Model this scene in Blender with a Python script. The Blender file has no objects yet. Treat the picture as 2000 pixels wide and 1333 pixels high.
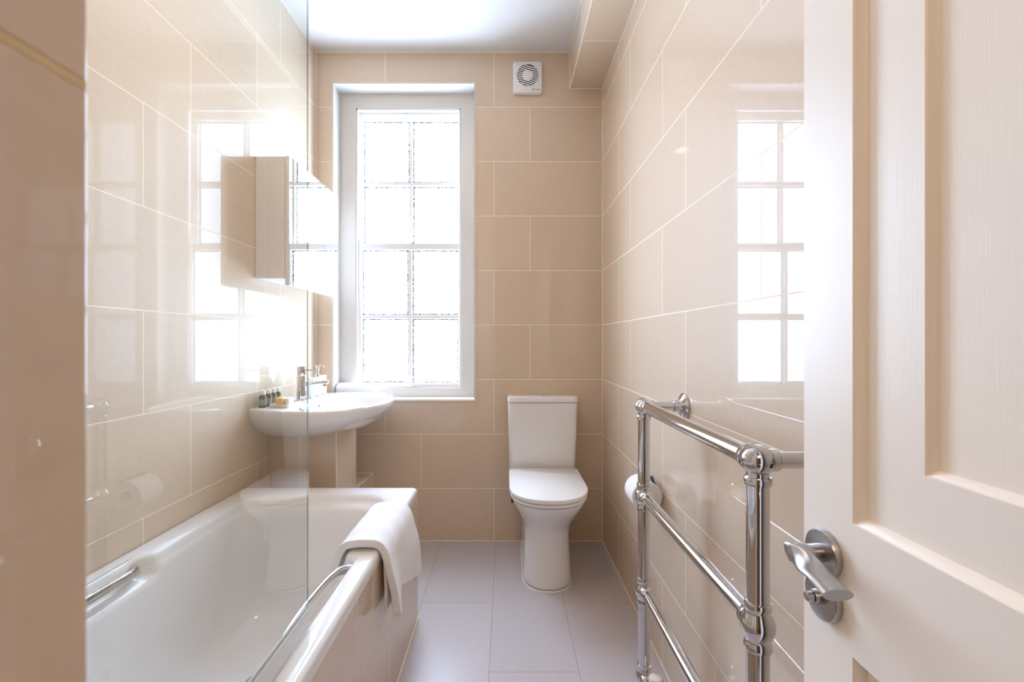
import bpy, bmesh, math, random
from mathutils import Vector, Matrix
PI = math.pi
random.seed(7)
S = bpy.context.scene
COL = S.collection

# ------------------------------------------------------------------ camera
CAMZ = 1.109
cd = bpy.data.cameras.new('camera')
cam = bpy.data.objects.new('camera', cd); COL.objects.link(cam)
cam.location = (0, 0, CAMZ); cam.rotation_euler = (PI/2, 0, 0)
cd.lens = 16.0; cd.sensor_width = 36.0; cd.shift_x = 0.0055; cd.shift_y = 0.0
cd.clip_start = 0.02; cd.clip_end = 50
cd.dof.use_dof = True; cd.dof.focus_distance = 1.6; cd.dof.aperture_fstop = 11
S.camera = cam

# ------------------------------------------------------------------ world: white overcast sky
SKY = 25.0
w = bpy.data.worlds.new('world'); S.world = w; w.use_nodes = True
nt = w.node_tree; nt.nodes.clear()
wo = nt.nodes.new('ShaderNodeOutputWorld'); bg = nt.nodes.new('ShaderNodeBackground')
bg.inputs['Color'].default_value = (0.67, 0.87, 1.18, 1); bg.inputs['Strength'].default_value = SKY
nt.links.new(bg.outputs[0], wo.inputs[0])

# daylight portal in the window opening (guides sky sampling only)
ld = bpy.data.lights.new('window_portal', 'AREA'); ld.shape = 'RECTANGLE'; ld.size = 0.66; ld.size_y = 1.66
ld.cycles.is_portal = True
lo = bpy.data.objects.new('window_portal', ld); COL.objects.link(lo)
lo.location = (-0.565, 2.80, 1.645); lo.rotation_euler = (-PI/2, 0, 0)   # faces -Y, into the room
# hall ceiling lamp behind the camera
HALL = 22.0
ld = bpy.data.lights.new('hall_lamp', 'AREA'); ld.shape = 'RECTANGLE'; ld.size = 1.6; ld.size_y = 0.8
ld.energy = HALL; ld.color = (1.0, 0.64, 0.34)
lo = bpy.data.objects.new('hall_lamp', ld); COL.objects.link(lo)
lo.location = (0.0, -1.2, 2.45); lo.rotation_euler = (math.radians(25), 0, 0)
# warm bathroom downlight, in the ceiling fitting built below
LAMP = 5.0; LAMP_AT = (-0.40, 1.25, 2.700)
ld = bpy.data.lights.new('downlight_lamp', 'AREA'); ld.shape = 'DISK'; ld.size = 0.11; ld.energy = LAMP; ld.color = (1.0, 0.66, 0.36)
lo = bpy.data.objects.new('downlight_lamp', ld); COL.objects.link(lo); lo.location = LAMP_AT

S.view_settings.view_transform = 'Standard'; S.view_settings.look = 'None'
S.view_settings.exposure = 0.07; S.view_settings.gamma = 1.0
S.view_settings.use_curve_mapping = False
S.cycles.max_bounces = 14; S.cycles.diffuse_bounces = 8; S.cycles.glossy_bounces = 6
S.cycles.transparent_max_bounces = 16; S.cycles.transmission_bounces = 8
S.cycles.sample_clamp_indirect = 8.0; S.cycles.sample_clamp_direct = 4.5

# ------------------------------------------------------------------ materials
def newmat(name):
    m = bpy.data.materials.new(name); m.use_nodes = True
    n = m.node_tree
    return m, n, n.nodes['Principled BSDF']

def plain(name, col, rough=0.4, metal=0.0, spec=0.5, coat=0.0, bump=0.0, bscale=200.0, bstretch=(1, 1, 1), sheen=0.0, anis=0.0, var=0.0):
    m, n, p = newmat(name)
    p.inputs['Base Color'].default_value = (*col, 1); p.inputs['Roughness'].default_value = rough
    p.inputs['Metallic'].default_value = metal; p.inputs['Specular IOR Level'].default_value = spec
    p.inputs['Coat Weight'].default_value = coat; p.inputs['Coat Roughness'].default_value = 0.03
    p.inputs['Sheen Weight'].default_value = sheen
    tc = n.nodes.new('ShaderNodeTexCoord'); mp = n.nodes.new('ShaderNodeMapping'); mp.inputs['Scale'].default_value = bstretch
    n.links.new(tc.outputs['Object'], mp.inputs['Vector'])
    nz = n.nodes.new('ShaderNodeTexNoise'); nz.inputs['Scale'].default_value = bscale; nz.inputs['Detail'].default_value = 3
    n.links.new(mp.outputs[0], nz.inputs['Vector'])
    if bump:
        b = n.nodes.new('ShaderNodeBump'); b.inputs['Strength'].default_value = bump; b.inputs['Distance'].default_value = 0.002
        n.links.new(nz.outputs['Fac'], b.inputs['Height']); n.links.new(b.outputs[0], p.inputs['Normal'])
    if var:
        mx = n.nodes.new('ShaderNodeMix'); mx.data_type = 'RGBA'
        mx.inputs['A'].default_value = (*[c*(1-var) for c in col], 1); mx.inputs['B'].default_value = (*[min(1, c*(1+var)) for c in col], 1)
        n.links.new(nz.outputs['Fac'], mx.inputs['Factor']); n.links.new(mx.outputs['Result'], p.inputs['Base Color'])
    return m

TILE = (0.66, 0.530, 0.400); GROUT = (0.90, 0.79, 0.64)
def tile_mat(name, ax, off, width, height, shift, col=TILE, grout=GROUT, rough=0.42, mortar=0.0016, spec=0.11, gbump=0.25, var=0.03, polish=0.9):
    """brick pattern on object coordinates; ax = (axis along the row, axis across rows); off = offsets added"""
    m, n, p = newmat(name)
    L = n.links.new
    tc = n.nodes.new('ShaderNodeTexCoord'); sp = n.nodes.new('ShaderNodeSeparateXYZ'); L(tc.outputs['Object'], sp.inputs[0])
    cb = n.nodes.new('ShaderNodeCombineXYZ')
    for k in range(2):
        a = n.nodes.new('ShaderNodeMath'); a.operation = 'ADD'; a.inputs[1].default_value = off[k]
        L(sp.outputs['XYZ'.index(ax[k])], a.inputs[0]); L(a.outputs[0], cb.inputs[k])
    br = n.nodes.new('ShaderNodeTexBrick'); br.offset = shift; br.offset_frequency = 2; br.squash = 1.0
    L(cb.outputs[0], br.inputs['Vector'])
    br.inputs['Scale'].default_value = 1.0; br.inputs['Brick Width'].default_value = width; br.inputs['Row Height'].default_value = height
    br.inputs['Mortar Size'].default_value = mortar; br.inputs['Mortar Smooth'].default_value = 0.2; br.inputs['Bias'].default_value = 0.0
    br.inputs['Color1'].default_value = (*[c*(1-var) for c in col], 1); br.inputs['Color2'].default_value = (*[c*(1+var) for c in col], 1)
    br.inputs['Mortar'].default_value = (*grout, 1)
    # fine stone grain
    nz = n.nodes.new('ShaderNodeTexNoise'); nz.inputs['Scale'].default_value = 60; nz.inputs['Detail'].default_value = 6; nz.inputs['Roughness'].default_value = 0.7
    L(tc.outputs['Object'], nz.inputs['Vector'])
    rm = n.nodes.new('ShaderNodeMapRange'); rm.inputs['To Min'].default_value = 0.965; rm.inputs['To Max'].default_value = 1.035
    rm.inputs['From Min'].default_value = 0.3; rm.inputs['From Max'].default_value = 0.7
    L(nz.outputs['Fac'], rm.inputs['Value'])
    vm = n.nodes.new('ShaderNodeVectorMath'); vm.operation = 'SCALE'; L(br.outputs['Color'], vm.inputs[0]); L(rm.outputs[0], vm.inputs['Scale'])
    L(vm.outputs[0], p.inputs['Base Color'])
    rr = n.nodes.new('ShaderNodeMapRange'); rr.inputs['To Min'].default_value = rough; rr.inputs['To Max'].default_value = 0.7
    L(br.outputs['Fac'], rr.inputs['Value']); L(rr.outputs[0], p.inputs['Roughness'])
    sr = n.nodes.new('ShaderNodeMapRange'); sr.inputs['To Min'].default_value = spec; sr.inputs['To Max'].default_value = 0.15
    L(br.outputs['Fac'], sr.inputs['Value']); L(sr.outputs[0], p.inputs['Specular IOR Level'])
    cw = n.nodes.new('ShaderNodeMapRange'); cw.inputs['To Min'].default_value = polish; cw.inputs['To Max'].default_value = 0.0   # polished glaze, not on the grout
    L(br.outputs['Fac'], cw.inputs['Value']); L(cw.outputs[0], p.inputs['Coat Weight']); p.inputs['Coat Roughness'].default_value = 0.02
    b = n.nodes.new('ShaderNodeBump'); b.invert = True; b.inputs['Strength'].default_value = gbump; b.inputs['Distance'].default_value = 0.001
    L(br.outputs['Fac'], b.inputs['Height']); L(b.outputs[0], p.inputs['Normal'])
    return m

TW, TH = 0.602, 0.302
XL, XR, YB, ZC = -1.055, 0.533, 2.5217, 2.712
T_back = tile_mat('tile_back', 'XZ', (-0.131 + 5*TW, 0.010), TW, TH, 0.332)
T_right = tile_mat('tile_right', 'YZ', (-1.354 + 5*TW, 0.010), TW, TH, 0.668)
T_left = tile_mat('tile_left', 'YZ', (-1.323 + 5*TW, 0.010), TW, TH, 0.669)
T_floor = tile_mat('tile_floor', 'YX', (-2.125 + 8*TW, 0.36 + 4*TH), TW, TH, 0.33, col=(0.53, 0.49, 0.50), grout=(0.33, 0.25, 0.19), rough=0.28, mortar=0.0010, spec=0.4, polish=0.0)
T_soffit = tile_mat('tile_soffit', 'YX', (-2.122 + 8*TW, 0.07 + 4*TH), TW, 0.604, 0.0)
T_near = tile_mat('tile_near', 'XZ', (5*TW, 0.010), TW, TH, 0.3)
T_nib = tile_mat('tile_nib', 'YZ', (5*TW + 0.3, 0.025), TW, TH, 0.0, grout=(0.70, 0.54, 0.32), mortar=0.0017, gbump=1.0)
T_case = tile_mat('tile_casing', 'XZ', (0.762 - 0.15 + 5*TW, 0.010), 0.15*2, 2.0, 0.0)

PAINT = plain('white_gloss_paint', (0.82, 0.81, 0.79), 0.28, bump=0.05, bscale=40)
FRAMEP = plain('cream_frame_paint', (0.64, 0.59, 0.525), 0.35)
REVEALP = plain('reveal_paint', (0.62, 0.60, 0.58), 0.5)
CEIL = plain('ceiling_paint', (0.69, 0.675, 0.65), 0.75)
HALLP = plain('hall_paint', (0.30, 0.25, 0.20), 0.7)
HALLF = plain('hall_floor', (0.16, 0.10, 0.06), 0.5, var=0.2, bscale=6)
DOORP = plain('door_paint', (0.89, 0.835, 0.765), 0.36, bump=0.06, bscale=70, bstretch=(1, 9, 0.3))
CERAM = plain('white_ceramic', (0.80, 0.79, 0.78), 0.07, coat=0.4)
ACRYL = plain('white_acrylic', (0.83, 0.83, 0.83), 0.09, coat=0.4)
PLAST = plain('white_plastic', (0.80, 0.80, 0.81), 0.35)
SEATP = plain('white_seat_plastic', (0.84, 0.84, 0.84), 0.16)
CHROME = plain('chrome', (0.62, 0.62, 0.64), 0.05, metal=1.0)
BRUSH = plain('brushed_steel', (0.46, 0.46, 0.47), 0.26, metal=1.0, bump=0.03, bscale=300)
BLACK = plain('black_metal', (0.012, 0.012, 0.014), 0.4)
DARK = plain('dark_void', (0.01, 0.01, 0.01), 0.8)
MIRROR = plain('mirror', (0.93, 0.94, 0.94), 0.0, metal=1.0)
CABW = plain('cabinet_white', (0.90, 0.89, 0.885), 0.3)
SEAL = plain('grout_bead', (0.90, 0.79, 0.66), 0.5)
TOWEL = plain('white_terry', (0.86, 0.86, 0.87), 0.95, spec=0.1, bump=1.0, bscale=420, sheen=0.3)
PAPER = plain('toilet_paper', (0.84, 0.82, 0.80), 0.95, spec=0.1, bump=0.3, bscale=500)
CARD = plain('cardboard', (0.45, 0.34, 0.25), 0.9)
OLIVE = plain('olive_bottle', (0.13, 0.11, 0.035), 0.15)
LABEL = plain('grey_label', (0.30, 0.32, 0.33), 0.6)
CREAM = plain('cream_ceramic', (0.80, 0.74, 0.66), 0.25)
SOAP = plain('amber_soap', (0.80, 0.50, 0.20), 0.35, var=0.15, bscale=60)
SOAPW = plain('cream_soap', (0.82, 0.75, 0.58), 0.4)
MARK = plain('mark_grey', (0.16, 0.16, 0.19), 0.6)

def glass_mat(name, tint, ior=1.5, rough=0.0, boost=1.0):
    m = bpy.data.materials.new(name); m.use_nodes = True; n = m.node_tree; n.nodes.clear(); L = n.links.new
    o = n.nodes.new('ShaderNodeOutputMaterial'); mx = n.nodes.new('ShaderNodeMixShader')
    t = n.nodes.new('ShaderNodeBsdfTransparent'); t.inputs['Color'].default_value = (*tint, 1)
    g = n.nodes.new('ShaderNodeBsdfGlossy'); g.inputs['Roughness'].default_value = rough; g.inputs['Color'].default_value = (0.97, 0.98, 0.98, 1)
    f = n.nodes.new('ShaderNodeFresnel'); f.inputs['IOR'].default_value = ior
    ge = n.nodes.new('ShaderNodeNewGeometry')          # same reflectance from either side of the thin sheet
    sb = n.nodes.new('ShaderNodeMath'); sb.operation = 'MULTIPLY'; sb.inputs[1].default_value = boost
    fn = n.nodes.new('ShaderNodeMath'); fn.operation = 'SUBTRACT'; fn.inputs[0].default_value = 1.0
    L(ge.outputs['Backfacing'], fn.inputs[1]); L(f.outputs[0], sb.inputs[0])
    m2 = n.nodes.new('ShaderNodeMath'); m2.operation = 'MULTIPLY'; L(sb.outputs[0], m2.inputs[0]); L(fn.outputs[0], m2.inputs[1])
    L(m2.outputs[0], mx.inputs['Fac']); L(t.outputs[0], mx.inputs[1]); L(g.outputs[0], mx.inputs[2]); L(mx.outputs[0], o.inputs[0])
    return m
GLASS = glass_mat('screen_glass', (0.965, 0.98, 0.97), 1.5, 0.0, 2.0)
GEDGE = glass_mat('glass_edge', (0.60, 0.67, 0.65), 1.5, 0.0, 1.0)
PANE = glass_mat('window_glass', (0.98, 0.985, 0.985), 1.45, 0.15, 1.0)
SEALP = plain('clear_seal', (0.72, 0.77, 0.78), 0.15)

m, n, p = newmat('old_putty')      # ragged dark edge of the panes
tc = n.nodes.new('ShaderNodeTexCoord'); nz = n.nodes.new('ShaderNodeTexNoise'); nz.inputs['Scale'].default_value = 90; nz.inputs['Detail'].default_value = 4
n.links.new(tc.outputs['Object'], nz.inputs['Vector'])
cr = n.nodes.new('ShaderNodeValToRGB'); cr.color_ramp.elements[0].position = 0.42; cr.color_ramp.elements[0].color = (0.10, 0.095, 0.09, 1)
cr.color_ramp.elements[1].position = 0.60; cr.color_ramp.elements[1].color = (0.70, 0.68, 0.65, 1)
n.links.new(nz.outputs['Fac'], cr.inputs[0]); n.links.new(cr.outputs[0], p.inputs['Base Color']); p.inputs['Roughness'].default_value = 0.8
PUTTY = m

# ------------------------------------------------------------------ mesh helpers (world coordinates)
class MB:
    def __init__(s): s.v = []; s.f = []
    def add(s, vs, fs):
        o = len(s.v); s.v += [tuple(v) for v in vs]; s.f += [tuple(i + o for i in f) for f in fs]; return s
    def box(s, x0, x1, y0, y1, z0, z1):
        v = [(x, y, z) for z in (z0, z1) for y in (y0, y1) for x in (x0, x1)]
        return s.add(v, [(0, 2, 3, 1), (4, 5, 7, 6), (0, 1, 5, 4), (2, 6, 7, 3), (0, 4, 6, 2), (1, 3, 7, 5)])
    def loft(s, rings, cap0=True, cap1=True, closed=True):
        n = len(rings[0]); v = [q for r in rings for q in r]; f = []
        for i in range(len(rings) - 1):
            for j in range(n if closed else n - 1):
                a = i*n + j; b = i*n + (j + 1) % n
                f.append((a, b, b + n, a + n))
        if cap0: f.append(tuple(reversed(range(n))))
        if cap1: f.append(tuple(range((len(rings) - 1)*n, len(rings)*n)))
        return s.add(v, f)
    def lathe(s, base, axis, prof, n=40):
        """prof = [(distance along axis, radius)]"""
        base = Vector(base); a = Vector(axis).normalized()
        u = a.orthogonal().normalized(); w2 = a.cross(u)
        rings = [[base + a*t + (u*math.cos(2*PI*k/n) + w2*math.sin(2*PI*k/n))*max(r, 1e-5) for k in range(n)] for t, r in prof]
        return s.loft(rings)
    def tube(s, pts, r, n=24, caps=True):
        pts = [Vector(q) for q in pts]
        rad = r if isinstance(r, (list, tuple)) else [r]*len(pts)
        rings = []; prev = None
        for i, q in enumerate(pts):
            t = (pts[min(i + 1, len(pts) - 1)] - pts[max(i - 1, 0)]).normalized()
            if prev is None: u = t.orthogonal().normalized()
            else: u = (prev - t*prev.dot(t)).normalized()
            prev = u; b = t.cross(u)
            rings.append([q + (u*math.cos(2*PI*k/n) + b*math.sin(2*PI*k/n))*rad[i] for k in range(n)])
        return s.loft(rings, caps, caps)
    def sphere(s, c, r, n=32, m=16):
        return s.lathe(Vector(c) - Vector((0, 0, r)), (0, 0, 1), [(r - r*math.cos(PI*k/m), r*math.sin(PI*k/m)) for k in range(m + 1)], n)
    def grid(s, fn, nu, nv):
        v = [fn(i/nu, j/nv) for i in range(nu + 1) for j in range(nv + 1)]
        f = [(i*(nv+1)+j, (i+1)*(nv+1)+j, (i+1)*(nv+1)+j+1, i*(nv+1)+j+1) for i in range(nu) for j in range(nv)]
        return s.add(v, f)
    def build(s, name, mat, parent=None, bevel=0.0, bseg=3, sharp=40, subsurf=0, weld=True):
        me = bpy.data.meshes.new(name); me.from_pydata(s.v, [], s.f)
        bm = bmesh.new(); bm.from_mesh(me)
        if weld: bmesh.ops.remove_doubles(bm, verts=bm.verts, dist=1e-5)
        bmesh.ops.recalc_face_normals(bm, faces=bm.faces)
        bm.to_mesh(me); bm.free()
        o = bpy.data.objects.new(name, me); COL.objects.link(o)
        if parent is not None:
            o.parent = parent
            off = Vector((0, 0, 0)); q = parent
            while q is not None: off += Vector(q.location); q = q.parent
            me.transform(Matrix.Translation(-off))
        me.materials.append(mat)
        for pl in me.polygons: pl.use_smooth = True
        me.set_sharp_from_angle(angle=math.radians(sharp))
        if bevel:
            b = o.modifiers.new('bevel', 'BEVEL'); b.width = bevel; b.segments = bseg; b.limit_method = 'ANGLE'; b.angle_limit = math.radians(35)
            for pl in me.polygons: pl.use_smooth = True
            me.set_sharp_from_angle(angle=PI)
            wn = o.modifiers.new('wn', 'WEIGHTED_NORMAL'); wn.keep_sharp = True
        if subsurf:
            b = o.modifiers.new('sub', 'SUBSURF'); b.levels = subsurf; b.render_levels = subsurf
        return o

def tag(o, label, cat, group=None, kind=None):
    o['label'] = label; o['category'] = cat
    if group: o['group'] = group
    if kind: o['kind'] = kind
    return o
def thing(name, label, cat, loc, group=None, kind=None):
    o = bpy.data.objects.new(name, None); COL.objects.link(o); o.location = loc; o.empty_display_size = 0.05
    return tag(o, label, cat, group, kind)
def struct(name, mb, mat, label, cat, **kw):
    return tag(mb.build(name, mat, None, **kw), label, cat, kind='structure')
def dup(root, delta, label, group=None):
    c = root.copy(); COL.objects.link(c); c.location = Vector(root.location) + Vector(delta); c['label'] = label
    if group: c['group'] = group
    for ch in root.children:
        d = ch.copy(); COL.objects.link(d); d.parent = c
        for g in ch.children:
            e = g.copy(); COL.objects.link(e); e.parent = d
    return c
def rrect(x0, x1, y0, y1, r, z, side=12, cor=8, longside=None):
    ls = longside or side
    pts = []
    def seg(a, b, n):
        for k in range(n): pts.append((a[0] + (b[0]-a[0])*k/n, a[1] + (b[1]-a[1])*k/n, z))
    def arc(cx, cy, a0):
        for k in range(cor): a = a0 + (PI/2)*k/cor; pts.append((cx + r*math.cos(a), cy + r*math.sin(a), z))
    seg((x1, y0 + r), (x1, y1 - r), ls); arc(x1 - r, y1 - r, 0)
    seg((x1 - r, y1), (x0 + r, y1), side); arc(x0 + r, y1 - r, PI/2)
    seg((x0, y1 - r), (x0, y0 + r), ls); arc(x0 + r, y0 + r, PI)
    seg((x0 + r, y0), (x1 - r, y0), side); arc(x1 - r, y0 + r, 1.5*PI)
    return pts
def spl(tab, t):
    # smooth (monotone cubic Hermite) version of interp
    n_ = len(tab)
    for i in range(n_ - 1):
        if t <= tab[i+1][0]: break
    a, b = tab[i], tab[i+1]; h = b[0] - a[0]; k = max(0, min(1, (t - a[0])/h)); out = []
    for c in range(1, len(a)):
        d = (b[c] - a[c])/h
        def sl(j):
            if j <= 0 or j >= n_ - 1: return d
            l = (tab[j][c] - tab[j-1][c])/(tab[j][0] - tab[j-1][0]); r = (tab[j+1][c] - tab[j][c])/(tab[j+1][0] - tab[j][0])
            return 0 if l*r <= 0 else 2*l*r/(l + r)
        m0, m1 = sl(i), sl(i+1)
        out.append((2*k**3-3*k**2+1)*a[c] + (k**3-2*k**2+k)*h*m0 + (-2*k**3+3*k**2)*b[c] + (k**3-k**2)*h*m1)
    return out
def smooth(a, b, t):
    t = max(0, min(1, (t - a)/(b - a))); return t*t*(3 - 2*t)
def interp(tab, t):
    for (a, *va), (b, *vb) in zip(tab, tab[1:]):
        if t <= b:
            k = (t - a)/(b - a); return [p + (q - p)*k for p, q in zip(va, vb)]
    return tab[-1][1:]
def catmull(P, per):
    P = [Vector(q) for q in P]; out = []
    for i in range(len(P) - 1):
        p0 = P[max(i-1, 0)]; p1 = P[i]; p2 = P[i+1]; p3 = P[min(i+2, len(P)-1)]
        for k in range(per):
            t = k/per
            out.append(0.5*((2*p1) + (p2-p0)*t + (2*p0-5*p1+4*p2-p3)*t*t + (3*p1-p0-3*p2+p3)*t**3))
    out.append(P[-1]); return out

# ================================================================== SETTING
WX0, WX1, WZ0, WZ1 = -0.962, -0.173, 0.783, 2.5386      # window recess
struct('floor', MB().box(XL - 0.1, XR + 0.1, -0.25, YB + 0.1, -0.1, 0), T_floor, 'beige tiled bathroom floor with thin brown joints', 'floor')
struct('ceiling', MB().box(XL - 0.1, XR + 0.1, -0.25, YB + 0.1, ZC, ZC + 0.1), CEIL, 'plain white bathroom ceiling', 'ceiling')
struct('wall_left', MB().box(XL - 0.1, XL, -0.25, YB + 0.3, 0, ZC), T_left, 'glossy beige tiled wall along the bath', 'wall')
struct('wall_right', MB().box(XR, XR + 0.1, -0.25, YB + 0.3, 0, ZC), T_right, 'glossy beige tiled wall behind the towel rail', 'wall')
mb = MB()
mb.box(XL, WX0, YB, YB + 0.3, 0, ZC).box(WX1, XR, YB, YB + 0.3, 0, ZC).box(WX0, WX1, YB, YB + 0.3, 0, WZ0).box(WX0, WX1, YB, YB + 0.3, WZ1, ZC)
struct('wall_back', mb, T_back, 'beige tiled end wall with the window and the toilet', 'wall')
NX, NY = -0.122, 0.1335
mb = MB().box(XL, NX - 0.008, -0.25, NY, 0, ZC)
struct('wall_near', mb, T_near, 'tiled wall block at the near end of the bath', 'wall')
struct('wall_nib', MB().box(NX - 0.008, NX, -0.25, NY, 0, ZC), T_nib, 'out-of-focus brown tiled wall edge at the far left foreground', 'wall', bevel=0.002)
struct('wall_doorside', MB().box(0.42, XR, -0.25, -0.14, 0, ZC).box(NX, 0.42, -0.25, -0.14, 2.05, ZC), HALLP, 'wall around the bathroom doorway', 'wall')
# hall behind the camera
struct('floor_hall', MB().box(-1.3, 1.3, -2.2, -0.25, -0.1, 0), HALLF, 'hall floor outside the bathroom', 'floor')
struct('ceiling_hall', MB().box(-1.3, 1.3, -2.2, -0.25, ZC, ZC + 0.1), CEIL, 'hall ceiling outside the bathroom', 'ceiling')
struct('wall_hall_left', MB().box(-1.4, -1.3, -2.2, -0.25, 0, ZC), HALLP, 'hall wall on the left outside the bathroom', 'wall')
struct('wall_hall_right', MB().box(1.3, 1.4, -2.2, -0.25, 0, ZC), HALLP, 'hall wall on the right outside the bathroom', 'wall')
struct('wall_hall_back', MB().box(-1.4, 1.4, -2.3, -2.2, 0, ZC), HALLP, 'hall wall facing the bathroom doorway', 'wall')
struct('wall_hall_front', MB().box(-1.3, XL, -0.25, -0.15, 0, ZC).box(XR, 1.3, -0.25, -0.15, 0, ZC), HALLP, 'hall wall either side of the bathroom', 'wall')
dlt = thing('ceiling_downlight', 'round recessed downlight in the white ceiling above the bath', 'ceiling light', (LAMP_AT[0], LAMP_AT[1], ZC))
MB().lathe((LAMP_AT[0], LAMP_AT[1], ZC), (0, 0, -1), [(0, 0.056), (0.0, 0.075), (0.006, 0.075), (0.010, 0.070), (0.010, 0.058), (0.002, 0.056)], 48).build('lamp_ring', PLAST, dlt, sharp=35)
# boxed soffit, upper right
struct('trim_1', MB().box(0.352, XR, -0.14, YB, 2.510, ZC), T_soffit, 'tiled boxed-in soffit along the top of the right wall', 'soffit', bevel=0.0015)
# pipe casing under the basin and low ledge beside the bath
struct('trim_2', MB().box(XL, -0.762, 2.034, 2.31, 0, 0.80), T_case, 'square tiled pipe casing under the wash basin', 'casing', bevel=0.0015)
LB = tile_mat('tile_ledge', 'YX', (5*TW, 5*TH), TW, 0.6, 0.0)
struct('trim_3', MB().box(XL, -0.743, 1.829, YB, 0, 0.377), LB, 'low tiled ledge between the bath and the end wall', 'ledge', bevel=0.0015)
mb = MB().box(-0.7625, -0.759, 2.0335, 2.038, 0.3, 0.72)
mb.box(-0.7445, -0.7415, YB - 0.003, YB, 0, 0.377).box(-0.745, -0.7415, 1.83, YB, 0.3755, 0.3785)
mb.box(-1.052, -0.743, YB - 0.003, YB, 0.377, 0.380)
struct('trim_4', mb, SEAL, 'cream grout beads on the casing and ledge edges', 'grout')
# grout beads in the corners
b = 0.003
mb = MB()
mb.box(XL, XL + b, YB - b, YB, 0.38, ZC).box(XR - b, XR, YB - b, YB, 0, 2.51)
mb.box(-0.74, XR, YB - b, YB, 0, b*1.3).box(XR - b, XR, 0.0, YB, 0, b*1.3)
mb.box(XL, 0.352, YB - b, YB, ZC - b, ZC).box(0.352, XR, YB - b, YB, 2.51 - b, 2.51).box(0.352 - b, 0.352, YB - b, YB, 2.51, ZC)
mb.box(XR - b, XR, -0.14, YB, 2.51 - b, 2.51)
mb.box(XL, XL + b, NY, YB, ZC - b, ZC).box(0.352 - b, 0.352, -0.14, YB, ZC - b, ZC)
mb.box(0.352 - 0.001, 0.352 + b, -0.14, YB, 2.51 - 0.001, 2.51 + b)
struct('trim_5', mb, SEAL, 'thin cream grout lines along the room corners', 'grout')

# ------------------------------------------------------------------ window
win = thing('window_1', 'tall white sash window with eight bright panes in the end wall', 'window', (-0.565, YB, WZ0), kind='structure')
FY = 2.625
t = 0.0035
mb = MB()   # painted reveal lining, slightly proud of the tiles
mb.box(WX0, WX0 + 0.004, YB - t, FY, WZ0, WZ1).box(WX1 - 0.004, WX1, YB - t, FY, WZ0, WZ1)
mb.box(WX0, WX1, YB - t, FY, WZ1 - 0.004, WZ1)
mb.build('reveal', REVEALP, win, weld=False)
mb = MB()
mb.box(WX0 - 0.004, WX0 + 0.001, YB - t, YB + 0.002, WZ0 - 0.004, WZ1 + 0.004).box(WX1 - 0.001, WX1 + 0.004, YB - t, YB + 0.002, WZ0 - 0.004, WZ1 + 0.004)
mb.box(WX0, WX1, YB - t, YB + 0.002, WZ1 - 0.001, WZ1 + 0.004)
mb.build('trim_bead', SEAL, win, weld=False)
MB().box(WX0 - 0.003, WX1 + 0.003, YB - 0.006, FY + 0.01, WZ0 - 0.008, WZ0 + 0.004).build('window_sill', PAINT, win, bevel=0.002)
OX0, OX1, OZ0, OZ1 = -0.868, -0.263, 0.840, 2.4525
def frame_ring(mb, X0, X1, Z0, Z1, x0, x1, z0, z1, ya, yb, c=0.003):
    q = lambda a, b_, d, e, y: [(a, y, d), (b_, y, d), (b_, y, e), (a, y, e)]
    r = [q(X0, X1, Z0, Z1, yb), q(X0, X1, Z0, Z1, ya), q(x0 - c, x1 + c, z0 - c, z1 + c, ya), q(x0, x1, z0, z1, ya + c), q(x0, x1, z0, z1, yb)]
    return mb.loft(r + [r[0]], False, False)
fr = frame_ring(MB(), WX0 + 0.004, WX1 - 0.004, WZ0, WZ1 - 0.004, OX0, OX1, OZ0, OZ1, FY, 2.74).build('window_frame', FRAMEP, win, sharp=20)
mb = MB()   # staff bead round the opening
sb = 0.010
mb.box(OX0, OX0 + sb, FY + 0.004, FY + 0.016, OZ0, OZ1).box(OX1 - sb, OX1, FY + 0.004, FY + 0.016, OZ0, OZ1).box(OX0, OX1, FY + 0.004, FY + 0.016, OZ1 - sb, OZ1)
# parting bead
mb.box(OX0, OX0 + 0.008, 2.676, 2.684, OZ0, OZ1).box(OX1 - 0.008, OX1, 2.676, 2.684, OZ0, OZ1)
mb.build('staff_bead', PAINT, win, bevel=0.002)

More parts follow.
